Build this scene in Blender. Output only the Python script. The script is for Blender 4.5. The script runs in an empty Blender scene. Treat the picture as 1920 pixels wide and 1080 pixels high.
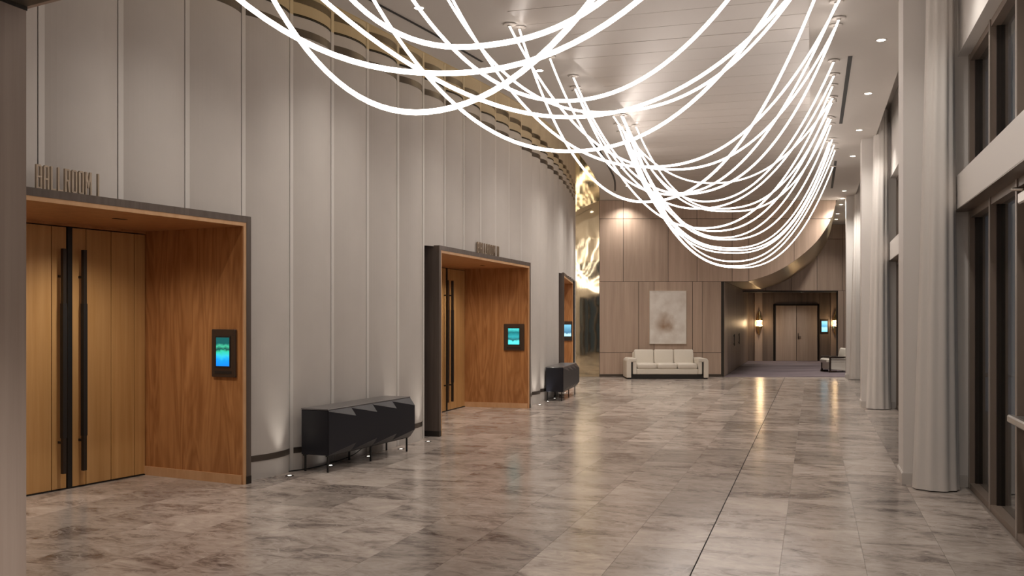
import bpy, math, random
from mathutils import Vector, Matrix
random.seed(7)
R = math.radians
scene = bpy.context.scene
col = scene.collection

# ------------------------------------------------------------------ camera, world, exposure
CAM_H, F, HZ = 1.8, 1800.0, 596.0
cam = bpy.data.cameras.new('camera')
cam.sensor_width = 36.0
cam.lens = 36.0 * F / 1920.0
cam.shift_y = (HZ - 540.0) / 1920.0
cam.clip_end = 200
cam_o = bpy.data.objects.new('camera', cam)
cam_o.location = (0, 0, CAM_H)
cam_o.rotation_euler = (R(90), 0, 0)
col.objects.link(cam_o)
scene.camera = cam_o

world = bpy.data.worlds.new('night')
scene.world = world
world.use_nodes = True
world.node_tree.nodes['Background'].inputs[0].default_value = (0.012, 0.014, 0.018, 1)
world.node_tree.nodes['Background'].inputs[1].default_value = 1.0

vs = scene.view_settings
vs.view_transform = 'Standard'
vs.look = 'None'
vs.gamma = 1
vs.use_curve_mapping = False
vs.exposure = 1.75

TUBE_STRENGTH = 2.1
DOWN_W = 46.0
ALCOVE_W = 22.0

# ------------------------------------------------------------------ geometry frame of the hall
TH = math.atan(565.0 / 1800.0)          # hall axis, to the right of the view axis
S_, C_ = math.sin(TH), math.cos(TH)
ZC = 5.40                               # ceiling
def QA(q, a): return (q * C_ + a * S_, a * C_ - q * S_)
def toqa(x, y): return (x * C_ - y * S_, x * S_ + y * C_)
def at(px, py, Y):                      # photo pixel at depth Y
    return ((px - 960) / F * Y, Y, CAM_H - (py - HZ) / F * Y)

# ------------------------------------------------------------------ object helpers
def tag(o, label=None, cat=None, group=None, kind=None):
    if label: o['label'] = label
    if cat: o['category'] = cat
    if group: o['group'] = group
    if kind: o['kind'] = kind
    return o
def empty(name, loc=(0, 0, 0), rz=0.0, parent=None):
    o = bpy.data.objects.new(name, None)
    o.empty_display_size = 0.2
    o.location = loc
    o.rotation_euler = (0, 0, rz)
    col.objects.link(o)
    if parent: o.parent = parent
    return o
class MB:
    def __init__(self): self.v, self.f = [], []
    def quad(self, *p):
        n = len(self.v); self.v += [tuple(x) for x in p]; self.f.append(tuple(range(n, n + len(p)))); return self
    def box(self, x0, x1, y0, y1, z0, z1, M=None):
        n = len(self.v)
        pts = [(x0,y0,z0),(x1,y0,z0),(x1,y1,z0),(x0,y1,z0),(x0,y0,z1),(x1,y0,z1),(x1,y1,z1),(x0,y1,z1)]
        if M is not None: pts = [tuple(M @ Vector(p)) for p in pts]
        self.v += pts
        self.f += [tuple(n + i for i in q) for q in ((0,3,2,1),(4,5,6,7),(0,1,5,4),(1,2,6,5),(2,3,7,6),(3,0,4,7))]
        return self
    def bbox(self, x0, x1, y0, y1, z0, z1, b):
        """box with all edges chamfered by b (rounded look)"""
        b = min(b, (x1-x0)/2.01, (y1-y0)/2.01, (z1-z0)/2.01)
        n = len(self.v)
        X, Y, Z = (x0, x1), (y0, y1), (z0, z1)
        idx = {}
        for i in (0,1):
            for j in (0,1):
                for k in (0,1):
                    sx, sy, sz = (b if i == 0 else -b), (b if j == 0 else -b), (b if k == 0 else -b)
                    for ax, p in enumerate(((X[i], Y[j]+sy, Z[k]+sz), (X[i]+sx, Y[j], Z[k]+sz), (X[i]+sx, Y[j]+sy, Z[k]))):
                        idx[(i,j,k,ax)] = len(self.v); self.v.append(p)
        def rev(cond, q): return q if cond else q[::-1]
        for i in (0,1):
            self.f.append(rev(i == 1, tuple(idx[(i,)+jk+(0,)] for jk in ((0,0),(1,0),(1,1),(0,1)))))
        for j in (0,1):
            self.f.append(rev(j == 0, tuple(idx[(a,j,c,1)] for a, c in ((0,0),(1,0),(1,1),(0,1)))))
        for k in (0,1):
            self.f.append(rev(k == 1, tuple(idx[(a,c,k,2)] for a, c in ((0,0),(1,0),(1,1),(0,1)))))
        for i in (0,1):
            for j in (0,1):
                self.f.append((idx[(i,j,0,0)], idx[(i,j,1,0)], idx[(i,j,1,1)], idx[(i,j,0,1)]))
        for i in (0,1):
            for k in (0,1):
                self.f.append((idx[(i,0,k,0)], idx[(i,1,k,0)], idx[(i,1,k,2)], idx[(i,0,k,2)]))
        for j in (0,1):
            for k in (0,1):
                self.f.append((idx[(0,j,k,1)], idx[(1,j,k,1)], idx[(1,j,k,2)], idx[(0,j,k,2)]))
        for i in (0,1):
            for j in (0,1):
                for k in (0,1):
                    self.f.append((idx[(i,j,k,0)], idx[(i,j,k,1)], idx[(i,j,k,2)]))
        return self
    def prism(self, poly, z0, z1):
        n = len(self.v); m = len(poly)
        self.v += [(p[0], p[1], z0) for p in poly] + [(p[0], p[1], z1) for p in poly]
        self.f.append(tuple(n + i for i in range(m))[::-1]); self.f.append(tuple(n + m + i for i in range(m)))
        for i in range(m):
            j = (i + 1) % m
            self.f.append((n + i, n + j, n + m + j, n + m + i))
        return self
    def prism_y(self, poly, y0, y1):
        """poly of (x, z), extruded along y"""
        n = len(self.v); m = len(poly)
        self.v += [(p[0], y0, p[1]) for p in poly] + [(p[0], y1, p[1]) for p in poly]
        self.f.append(tuple(n + i for i in range(m))); self.f.append(tuple(n + m + i for i in range(m))[::-1])
        for i in range(m):
            j = (i + 1) % m
            self.f.append((n + j, n + i, n + m + i, n + m + j))
        return self
    def cyl(self, x, y, z0, z1, r0, r1=None, n=16):
        r1 = r0 if r1 is None else r1
        b = len(self.v)
        for z, r in ((z0, r0), (z1, r1)):
            for i in range(n):
                a = 2 * math.pi * i / n
                self.v.append((x + r * math.cos(a), y + r * math.sin(a), z))
        self.f.append(tuple(b + i for i in range(n))[::-1]); self.f.append(tuple(b + n + i for i in range(n)))
        for i in range(n):
            j = (i + 1) % n
            self.f.append((b + i, b + j, b + n + j, b + n + i))
        return self
    def lathe(self, x, y, prof, n=16):
        b = len(self.v)
        for r, z in prof:
            for i in range(n):
                a = 2 * math.pi * i / n
                self.v.append((x + r * math.cos(a), y + r * math.sin(a), z))
        for k in range(len(prof) - 1):
            for i in range(n):
                j = (i + 1) % n
                self.f.append((b + k*n + i, b + k*n + j, b + (k+1)*n + j, b + (k+1)*n + i))
        return self
    def tube(self, pts, r, n=8):
        pts = [Vector(p) for p in pts]
        b = len(self.v); m = len(pts)
        prev = None
        for i, p in enumerate(pts):
            t = (pts[min(i+1, m-1)] - pts[max(i-1, 0)]).normalized()
            if prev is None:
                u = t.orthogonal().normalized()
            else:
                u = (prev - t * prev.dot(t)).normalized()
            prev = u
            w = t.cross(u)
            for k in range(n):
                a = 2 * math.pi * k / n
                self.v.append(tuple(p + u * (r * math.cos(a)) + w * (r * math.sin(a))))
        for i in range(m - 1):
            for k in range(n):
                j = (k + 1) % n
                self.f.append((b + i*n + k, b + i*n + j, b + (i+1)*n + j, b + (i+1)*n + k))
        self.f.append(tuple(b + k for k in range(n))[::-1]); self.f.append(tuple(b + (m-1)*n + k for k in range(n)))
        return self
    def mesh(self, name, mat, smooth=False):
        me = bpy.data.meshes.new(name)
        me.from_pydata(self.v, [], self.f)
        me.materials.append(mat)
        if smooth:
            me.polygons.foreach_set('use_smooth', [True] * len(me.polygons))
        me.update()
        return me
    def build(self, name, mat, parent=None, loc=(0,0,0), rz=0.0, smooth=False, bevel=0.0):
        o = bpy.data.objects.new(name, self.mesh(name, mat, smooth))
        o.location = loc; o.rotation_euler = (0, 0, rz)
        col.objects.link(o)
        if parent: o.parent = parent
        if bevel:
            b = o.modifiers.new('bevel', 'BEVEL'); b.width = bevel; b.segments = 2; b.limit_method = 'ANGLE'
        return o
def link_mesh(name, me, parent, loc, rz=0.0):
    o = bpy.data.objects.new(name, me)
    o.location = loc; o.rotation_euler = (0, 0, rz)
    col.objects.link(o)
    o.parent = parent
    return o

# ------------------------------------------------------------------ materials
def new_mat(name):
    m = bpy.data.materials.new(name); m.use_nodes = True
    nt = m.node_tree
    return m, nt, nt.nodes['Principled BSDF']
def N(nt, t, **k):
    n = nt.nodes.new(t)
    for a, b in k.items(): setattr(n, a, b)
    return n
def plain(name, c, rough=0.5, metal=0.0, spec=0.5, noise=0.0, nscale=20.0, bump=0.0):
    m, nt, p = new_mat(name)
    p.inputs['Base Color'].default_value = (*c, 1)
    p.inputs['Roughness'].default_value = rough
    p.inputs['Metallic'].default_value = metal
    p.inputs['Specular IOR Level'].default_value = spec
    if noise or bump:
        g = N(nt, 'ShaderNodeNewGeometry')
        n = N(nt, 'ShaderNodeTexNoise'); n.inputs['Scale'].default_value = nscale; n.inputs['Detail'].default_value = 4
        nt.links.new(g.outputs['Position'], n.inputs['Vector'])
        if noise:
            mx = N(nt, 'ShaderNodeMix', data_type='RGBA')
            mx.inputs[6].default_value = (*[x * (1 - noise) for x in c], 1)
            mx.inputs[7].default_value = (*[min(1, x * (1 + noise)) for x in c], 1)
            nt.links.new(n.outputs['Fac'], mx.inputs[0])
            nt.links.new(mx.outputs[2], p.inputs['Base Color'])
        if bump:
            b = N(nt, 'ShaderNodeBump'); b.inputs['Strength'].default_value = bump; b.inputs['Distance'].default_value = 0.02
            nt.links.new(n.outputs['Fac'], b.inputs['Height'])
            nt.links.new(b.outputs['Normal'], p.inputs['Normal'])
    return m
def emit(name, c, s):
    m, nt, p = new_mat(name)
    p.inputs['Base Color'].default_value = (*c, 1)
    p.inputs['Emission Color'].default_value = (*c, 1)
    p.inputs['Emission Strength'].default_value = s
    return m
def wood(name, dark, light, scale=(9, 9, 0.5), rough=0.4, figure=0.0, vary=0.12, horizontal=False, spec=0.4):
    """grain runs along world z (or along the position's horizontal plane when asked)"""
    m, nt, p = new_mat(name)
    g = N(nt, 'ShaderNodeNewGeometry')
    oi = N(nt, 'ShaderNodeObjectInfo')
    mp = N(nt, 'ShaderNodeVectorMath', operation='MULTIPLY'); mp.inputs[1].default_value = scale
    nt.links.new(g.outputs['Position'], mp.inputs[0])
    rnd = N(nt, 'ShaderNodeVectorMath', operation='SCALE'); rnd.inputs[0].default_value = (31.0, 17.0, 53.0)
    nt.links.new(oi.outputs['Random'], rnd.inputs['Scale'])
    ad = N(nt, 'ShaderNodeVectorMath', operation='ADD')
    nt.links.new(mp.outputs[0], ad.inputs[0]); nt.links.new(rnd.outputs[0], ad.inputs[1])
    n1 = N(nt, 'ShaderNodeTexNoise'); n1.inputs['Scale'].default_value = 1.0; n1.inputs['Detail'].default_value = 6; n1.inputs['Roughness'].default_value = 0.62
    nt.links.new(ad.outputs[0], n1.inputs['Vector'])
    fac = n1.outputs['Fac']
    if figure:
        m2 = N(nt, 'ShaderNodeVectorMath', operation='MULTIPLY'); m2.inputs[1].default_value = (4.2, 4.2, 0.5)
        nt.links.new(g.outputs['Position'], m2.inputs[0])
        n0 = N(nt, 'ShaderNodeTexNoise'); n0.inputs['Scale'].default_value = 1.0; n0.inputs['Detail'].default_value = 3; n0.inputs['Distortion'].default_value = 0.6
        nt.links.new(m2.outputs[0], n0.inputs['Vector'])
        mul = N(nt, 'ShaderNodeMath', operation='MULTIPLY'); mul.inputs[1].default_value = 15.0
        nt.links.new(n0.outputs['Fac'], mul.inputs[0])
        fr = N(nt, 'ShaderNodeMath', operation='PINGPONG'); fr.inputs[1].default_value = 1.0
        nt.links.new(mul.outputs[0], fr.inputs[0])
        mixf = N(nt, 'ShaderNodeMath', operation='MULTIPLY_ADD'); mixf.inputs[1].default_value = figure
        nt.links.new(fr.outputs[0], mixf.inputs[0])
        sc = N(nt, 'ShaderNodeMath', operation='MULTIPLY'); sc.inputs[1].default_value = 1.0 - figure
        nt.links.new(n1.outputs['Fac'], sc.inputs[0]); nt.links.new(sc.outputs[0], mixf.inputs[2])
        fac = mixf.outputs[0]
    ramp = N(nt, 'ShaderNodeValToRGB')
    ramp.color_ramp.elements[0].position = 0.3; ramp.color_ramp.elements[0].color = (*dark, 1)
    ramp.color_ramp.elements[1].position = 0.7; ramp.color_ramp.elements[1].color = (*light, 1)
    nt.links.new(fac, ramp.inputs['Fac'])
    hsv = N(nt, 'ShaderNodeHueSaturation')
    mr = N(nt, 'ShaderNodeMapRange'); mr.inputs['To Min'].default_value = 1 - vary; mr.inputs['To Max'].default_value = 1 + vary
    nt.links.new(oi.outputs['Random'], mr.inputs['Value'])
    nt.links.new(mr.outputs[0], hsv.inputs['Value'])
    nt.links.new(ramp.outputs['Color'], hsv.inputs['Color'])
    nt.links.new(hsv.outputs['Color'], p.inputs['Base Color'])
    p.inputs['Roughness'].default_value = rough
    p.inputs['Specular IOR Level'].default_value = spec
    return m
def marble():
    m, nt, p = new_mat('grey_brown_marble')
    g = N(nt, 'ShaderNodeNewGeometry'); oi = N(nt, 'ShaderNodeObjectInfo')
    rot = N(nt, 'ShaderNodeVectorRotate', rotation_type='Z_AXIS'); rot.inputs['Angle'].default_value = TH + 0.12
    nt.links.new(g.outputs['Position'], rot.inputs['Vector'])
    mp = N(nt, 'ShaderNodeVectorMath', operation='MULTIPLY'); mp.inputs[1].default_value = (1.15, 2.0, 1.0)
    nt.links.new(rot.outputs[0], mp.inputs[0])
    rnd = N(nt, 'ShaderNodeVectorMath', operation='SCALE'); rnd.inputs[0].default_value = (41.0, 27.0, 13.0)
    nt.links.new(oi.outputs['Random'], rnd.inputs['Scale'])
    ad = N(nt, 'ShaderNodeVectorMath', operation='ADD')
    nt.links.new(mp.outputs[0], ad.inputs[0]); nt.links.new(rnd.outputs[0], ad.inputs[1])
    n1 = N(nt, 'ShaderNodeTexNoise'); n1.inputs['Scale'].default_value = 0.95; n1.inputs['Detail'].default_value = 6; n1.inputs['Roughness'].default_value = 0.58; n1.inputs['Distortion'].default_value = 1.3
    nt.links.new(ad.outputs[0], n1.inputs['Vector'])
    n2 = N(nt, 'ShaderNodeTexNoise'); n2.inputs['Scale'].default_value = 3.6; n2.inputs['Detail'].default_value = 10; n2.inputs['Roughness'].default_value = 0.68; n2.inputs['Distortion'].default_value = 2.2
    nt.links.new(ad.outputs[0], n2.inputs['Vector'])
    av = N(nt, 'ShaderNodeMath', operation='MULTIPLY_ADD'); av.inputs[1].default_value = 0.40
    sc = N(nt, 'ShaderNodeMath', operation='MULTIPLY'); sc.inputs[1].default_value = 0.60
    nt.links.new(n1.outputs['Fac'], sc.inputs[0]); nt.links.new(n2.outputs['Fac'], av.inputs[0]); nt.links.new(sc.outputs[0], av.inputs[2])
    ramp = N(nt, 'ShaderNodeValToRGB')
    cr = ramp.color_ramp
    cr.elements[0].position = 0.36; cr.elements[0].color = (0.13, 0.102, 0.09, 1)
    cr.elements[1].position = 0.62; cr.elements[1].color = (0.57, 0.50, 0.445, 1)
    e = cr.elements.new(0.43); e.color = (0.28, 0.232, 0.205, 1)
    e = cr.elements.new(0.49); e.color = (0.42, 0.36, 0.318, 1)
    nt.links.new(av.outputs[0], ramp.inputs['Fac'])
    # pale veins
    n3 = N(nt, 'ShaderNodeTexNoise'); n3.inputs['Scale'].default_value = 0.9; n3.inputs['Detail'].default_value = 5; n3.inputs['Distortion'].default_value = 2.0
    nt.links.new(ad.outputs[0], n3.inputs['Vector'])
    sb = N(nt, 'ShaderNodeMath', operation='SUBTRACT'); sb.inputs[1].default_value = 0.5
    ab = N(nt, 'ShaderNodeMath', operation='ABSOLUTE')
    nt.links.new(n3.outputs['Fac'], sb.inputs[0]); nt.links.new(sb.outputs[0], ab.inputs[0])
    vr = N(nt, 'ShaderNodeMapRange'); vr.inputs['From Min'].default_value = 0.0; vr.inputs['From Max'].default_value = 0.014; vr.inputs['To Min'].default_value = 0.6; vr.inputs['To Max'].default_value = 0.0
    nt.links.new(ab.outputs[0], vr.inputs['Value'])
    mx = N(nt, 'ShaderNodeMix', data_type='RGBA'); mx.inputs[7].default_value = (0.56, 0.50, 0.45, 1)
    nt.links.new(vr.outputs[0], mx.inputs[0]); nt.links.new(ramp.outputs['Color'], mx.inputs[6])
    hsv = N(nt, 'ShaderNodeHueSaturation')
    mr = N(nt, 'ShaderNodeMapRange'); mr.inputs['To Min'].default_value = 0.76; mr.inputs['To Max'].default_value = 1.17
    nt.links.new(oi.outputs['Random'], mr.inputs['Value']); nt.links.new(mr.outputs[0], hsv.inputs['Value'])
    nt.links.new(mx.outputs[2], hsv.inputs['Color'])
    nt.links.new(hsv.outputs['Color'], p.inputs['Base Color'])
    p.inputs['Roughness'].default_value = 0.19
    p.inputs['Specular IOR Level'].default_value = 0.36
    return m
def gold(name, c, rough, wav=0.0, wscale=(0.6, 0.6, 0.9)):
    m, nt, p = new_mat(name)
    p.inputs['Base Color'].default_value = (*c, 1)
    p.inputs['Metallic'].default_value = 1.0
    p.inputs['Roughness'].default_value = rough
    if wav:
        g = N(nt, 'ShaderNodeNewGeometry')
        mp = N(nt, 'ShaderNodeVectorMath', operation='MULTIPLY'); mp.inputs[1].default_value = wscale
        nt.links.new(g.outputs['Position'], mp.inputs[0])
        n = N(nt, 'ShaderNodeTexNoise'); n.inputs['Scale'].default_value = 1.0; n.inputs['Detail'].default_value = 2
        nt.links.new(mp.outputs[0], n.inputs['Vector'])
        b = N(nt, 'ShaderNodeBump'); b.inputs['Strength'].default_value = wav; b.inputs['Distance'].default_value = 0.4
        nt.links.new(n.outputs['Fac'], b.inputs['Height']); nt.links.new(b.outputs['Normal'], p.inputs['Normal'])
    return m
def glass_mat():
    m, nt, p = new_mat('dark_night_glass')
    p.inputs['Base Color'].default_value = (0.75, 0.80, 0.78, 1)
    p.inputs['Roughness'].default_value = 0.02
    p.inputs['Transmission Weight'].default_value = 1.0
    p.inputs['IOR'].default_value = 1.5
    return m
def carpet_mat():
    m, nt, p = new_mat('mauve_carpet')
    g = N(nt, 'ShaderNodeNewGeometry')
    mp = N(nt, 'ShaderNodeVectorMath', operation='MULTIPLY'); mp.inputs[1].default_value = (0.5, 2.2, 1)
    nt.links.new(g.outputs['Position'], mp.inputs[0])
    n = N(nt, 'ShaderNodeTexNoise'); n.inputs['Scale'].default_value = 1.0; n.inputs['Detail'].default_value = 6
    nt.links.new(mp.outputs[0], n.inputs['Vector'])
    r = N(nt, 'ShaderNodeValToRGB')
    r.color_ramp.elements[0].position = 0.35; r.color_ramp.elements[0].color = (0.10, 0.075, 0.085, 1)
    r.color_ramp.elements[1].position = 0.65; r.color_ramp.elements[1].color = (0.22, 0.175, 0.19, 1)
    nt.links.new(n.outputs['Fac'], r.inputs['Fac']); nt.links.new(r.outputs['Color'], p.inputs['Base Color'])
    p.inputs['Roughness'].default_value = 0.95
    return m
def stops_z(name, stops, strength, z0, z1, noise=0.0):
    """screen: vertical colour bands in object space between z0 and z1"""
    m, nt, p = new_mat(name)
    tc = N(nt, 'ShaderNodeTexCoord'); sp = N(nt, 'ShaderNodeSeparateXYZ')
    nt.links.new(tc.outputs['Object'], sp.inputs[0])
    mr = N(nt, 'ShaderNodeMapRange'); mr.inputs['From Min'].default_value = z0; mr.inputs['From Max'].default_value = z1
    nt.links.new(sp.outputs['Z'], mr.inputs['Value'])
    n = N(nt, 'ShaderNodeTexNoise'); n.inputs['Scale'].default_value = 14.0; n.inputs['Detail'].default_value = 5
    nt.links.new(tc.outputs['Object'], n.inputs['Vector'])
    ad = N(nt, 'ShaderNodeMath', operation='MULTIPLY_ADD'); ad.inputs[1].default_value = noise
    nt.links.new(n.outputs['Fac'], ad.inputs[0]); nt.links.new(mr.outputs[0], ad.inputs[2])
    r = N(nt, 'ShaderNodeValToRGB')
    cr = r.color_ramp
    cr.elements[0].position, cr.elements[0].color = stops[0][0], (*stops[0][1], 1)
    cr.elements[1].position, cr.elements[1].color = stops[-1][0], (*stops[-1][1], 1)
    for pos, c in stops[1:-1]:
        e = cr.elements.new(pos); e.color = (*c, 1)
    nt.links.new(ad.outputs[0], r.inputs['Fac'])
    p.inputs['Base Color'].default_value = (0.01, 0.01, 0.01, 1)
    nt.links.new(r.outputs['Color'], p.inputs['Emission Color'])
    p.inputs['Emission Strength'].default_value = strength
    return m

M = {}
M['panel'] = plain('offwhite_fabric_panel', (0.57, 0.53, 0.495), 0.62, noise=0.05, nscale=3.0)
M['strip'] = plain('pale_joint_strip', (0.68, 0.645, 0.61), 0.5)
M['band'] = plain('dark_bronze_band', (0.11, 0.09, 0.075), 0.35, metal=0.6)
M['gap'] = plain('shadow_gap', (0.03, 0.025, 0.02), 0.8)
M['goldsoffit'] = gold('polished_brass_soffit', (0.96, 0.79, 0.45), 0.035)
M['goldwall'] = gold('polished_brass_wall', (0.88, 0.74, 0.50), 0.05, wav=0.018, wscale=(0.8, 0.8, 1.0))
M['plaster'] = plain('ceiling_plaster', (0.60, 0.565, 0.53), 0.7)
M['plank'] = plain('ceiling_panel_satin', (0.56, 0.52, 0.485), 0.34, spec=0.35)
M['white'] = plain('white_wall_paint', (0.74, 0.71, 0.68), 0.6)
M['base_white'] = plain('white_baseboard', (0.60, 0.565, 0.53), 0.45)
M['curtain'] = plain('sheer_cream_drape', (0.72, 0.685, 0.65), 0.85)
M['marble'] = marble()
M['grout'] = plain('grout', (0.24, 0.205, 0.18), 0.6)
M['joint'] = plain('dark_joint_strip', (0.012, 0.011, 0.010), 0.9, spec=0.1)
M['oak_door'] = wood('honey_oak_door', (0.47, 0.25, 0.085), (0.60, 0.345, 0.14), (14, 14, 0.5), 0.42, vary=0.04)
M['oak_fig'] = wood('figured_oak', (0.33, 0.135, 0.045), (0.50, 0.235, 0.088), (12, 12, 0.8), 0.38, figure=0.30, vary=0.03)
M['oak_ceil'] = wood('oak_lining', (0.38, 0.165, 0.055), (0.52, 0.25, 0.10), (8, 8, 2), 0.4, vary=0.03)
M['oak_edge'] = wood('oak_edge', (0.55, 0.31, 0.15), (0.66, 0.40, 0.22), (8, 8, 2), 0.45, vary=0.02)
M['frame'] = wood('dark_taupe_frame', (0.085, 0.062, 0.05), (0.14, 0.108, 0.09), (16, 16, 0.6), 0.45, vary=0.05)
M['bronze'] = plain('dark_bronze', (0.045, 0.036, 0.03), 0.35, metal=0.5)
M['black'] = plain('black_leather_grip', (0.012, 0.011, 0.011), 0.55)
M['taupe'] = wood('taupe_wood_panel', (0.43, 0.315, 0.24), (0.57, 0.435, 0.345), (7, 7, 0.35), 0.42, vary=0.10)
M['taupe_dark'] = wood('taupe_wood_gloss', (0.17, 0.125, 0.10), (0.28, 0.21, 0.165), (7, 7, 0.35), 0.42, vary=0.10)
M['pier'] = wood('pier_wood', (0.27, 0.205, 0.175), (0.38, 0.305, 0.26), (16, 16, 0.4), 0.45, vary=0.03)
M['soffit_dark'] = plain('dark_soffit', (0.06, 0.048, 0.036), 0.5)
M['letter'] = gold('bronze_letter', (0.42, 0.34, 0.26), 0.35)
M['navy'] = plain('navy_black_lacquer', (0.012, 0.013, 0.02), 0.32, spec=0.5)
M['navytop_lit'] = plain('console_top_lit_satin', (0.13, 0.12, 0.12), 0.3, spec=0.6)  # paler than the navy body: light falling on the top is painted in
M['steel_black'] = plain('black_steel', (0.008, 0.008, 0.008), 0.4)
M['leather'] = plain('cream_leather', (0.74, 0.685, 0.60), 0.48, noise=0.03, nscale=8)
M['dark'] = plain('dark_plinth', (0.02, 0.017, 0.015), 0.5)
M['walnut'] = plain('dark_walnut', (0.035, 0.022, 0.016), 0.35)
M['curve_metal'] = gold('brushed_bronze_underside', (0.50, 0.40, 0.24), 0.30)
M['mullion'] = plain('bronze_mullion', (0.23, 0.18, 0.145), 0.45, metal=0.1)
M['mullion_edge'] = plain('bronze_mullion_edge', (0.36, 0.31, 0.27), 0.4, metal=0.2)
M['beam_under'] = plain('beam_bronze_underside', (0.22, 0.17, 0.135), 0.35, metal=0.3)
M['glass'] = glass_mat()
M['chrome'] = plain('satin_aluminium', (0.62, 0.60, 0.57), 0.3, metal=0.9)
M['carpet'] = carpet_mat()
M['tube'] = emit('glowing_tube', (1.0, 0.905, 0.835), TUBE_STRENGTH)
M['lamp'] = emit('lamp_lens', (1.0, 0.90, 0.78), 5.0)
M['uplamp'] = emit('uplight_lens', (1.0, 0.92, 0.82), 4.0)
M['sconce_glow'] = emit('sconce_glow', (1.0, 0.74, 0.40), 1.1)
M['brass'] = gold('brass', (0.75, 0.56, 0.28), 0.25)
M['trimring'] = plain('white_trim_ring', (0.6, 0.56, 0.52), 0.4)
M['slot'] = plain('black_slot', (0.008, 0.008, 0.008), 0.6)
M['cable'] = plain('black_cable', (0.01, 0.01, 0.01), 0.5)
M['screen_frame'] = plain('bronze_screen_frame', (0.085, 0.062, 0.048), 0.35, metal=0.5)

# ------------------------------------------------------------------ plan of the curved left wall
PW = 0.8222
def wall_path():
    """joints k = -5 .. 30 of the convex wall: point and heading"""
    out = {}
    X, Y, th = -4.1414, 8.3694, 0.52062
    x, y, t = X, Y, th
    for k in range(0, 31):
        out[k] = (x, y, t)
        for s in range(8):
            x += math.sin(t) * PW / 8; y += math.cos(t) * PW / 8
            t -= (0.02494 - 0.000344 * min(k, 24) + (0.02 if k > 25 else 0.0)) * PW / 8
    x, y, t = X, Y, th
    for k in range(-1, -7, -1):
        for s in range(8):
            x -= math.sin(t) * PW / 8; y -= math.cos(t) * PW / 8
            t += 0.0252 * PW / 8
        out[k] = (x, y, t)
    return out
WP = wall_path()
def wall_pt(k, u, n):
    """point on panel k, u in 0..1 along it, n metres out of the wall into the hall"""
    x0, y0, t0 = WP[k]; x1, y1, t1 = WP[k + 1]
    t = t0 + (t1 - t0) * u
    n -= 0.055 * max(0.0, 1 - ((k + u - 11.2) / 3.6) ** 2)      # the wall flattens above the middle portal
    return (x0 + (x1 - x0) * u + n * math.cos(t), y0 + (y1 - y0) * u - n * math.sin(t))

# portals: right front corner, heading, width, depth, k range covered
def portal_frame(right, th, W):
    return (right[0] - W * math.sin(th), right[1] - W * math.cos(th))
PORT = [
    dict(right=(-2.84, 10.45), th=R(27.0), W=4.87, D=1.50, k0=-2.9, k1=3.02),
    dict(right=(0.373, 19.17), th=R(17.6), W=4.87, D=1.38, k0=8.07, k1=14.38),
    dict(right=(1.80, 28.15), th=R(6.3), W=4.87, D=1.30, k0=19.05, k1=25.33),
]
PH = 2.90

# ------------------------------------------------------------------ floor
floor = MB().box(-14, 3.2, -6, 45, -0.25, -0.004).build('floor', M['grout'], rz=-TH)
tag(floor, kind='structure')
TW, TL = 0.590, 1.20
tile_me = MB().box(-TW/2 + 0.0012, TW/2 - 0.0012, -TL/2 + 0.0012, TL/2 - 0.0012, -0.004, 0.0).mesh('floor_tile', M['marble'])
cand = []
rr = random.Random(3)
for i in range(-16, 5):
    q0 = -0.82 + i * TW
    off = rr.choice((0.0, 0.3, 0.6, 0.9)) + rr.uniform(-0.06, 0.06)
    for j in range(-4, 34):
        qc, ac = q0 + TW / 2, j * TL + off
        if qc + TW / 2 > 1.62: continue
        vis = False
        xs = []
        for dq in (-.5, 0, .5):
            for da in (-.5, 0, .5):
                x, y = QA(qc + dq * TW, ac + da * TL)
                if y < 1: continue
                px, py = 960 + F * x / y, HZ + F * CAM_H / y
                if -30 < px < 1950 and py < 1110: vis = True
        x, y = QA(qc, ac)
        if y > 29.9 and x > 6.2: vis = False
        if y > 30.0: vis = vis and x > 2.0 and x < 2.6
        # behind the curved wall
        for k in range(-5, 29):
            if WP[k][1] <= y < WP[k+1][1]:
                inport = any(p['k0'] - 0.6 < k < p['k1'] + 0.6 for p in PORT)
                lim = WP[k][0] - (2.1 if inport else 0.7)
                if x < lim: vis = False
        cand.append((y, qc, ac, vis))
vis_t = sorted([c for c in cand if c[3]])
N_TILE = len(vis_t)
for n, (y, qc, ac, v) in enumerate(vis_t[:300]):
    link_mesh('floor_tile', tile_me, floor, (qc, ac, 0.0))
rest = MB()
for (y, qc, ac, v) in [c for c in cand if not c[3]] + vis_t[300:]:
    if -6 < ac < 34: rest.box(qc - TW/2 + .0012, qc + TW/2 - .0012, ac - TL/2 + .0012, ac + TL/2 - .0012, -0.004, 0.0)
o = rest.build('floor_tile_far', M['marble'], floor); o['kind'] = 'stuff'
MB().box(-0.8255, -0.8165, -5, 30.2, -0.003, 0.0012).build('joint_strip', M['joint'], floor)
# carpet of the rear corridor
x0 = at(1358, 700, 29.35)[0]
MB().prism([(x0 - .05, 29.2), (15.5, 29.2), (15.5, 40.2), (9.6, 40.2)], -0.002, 0.006).build('floor_corridor', M['carpet'])
tag(bpy.data.objects['floor_corridor'], kind='structure')

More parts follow.
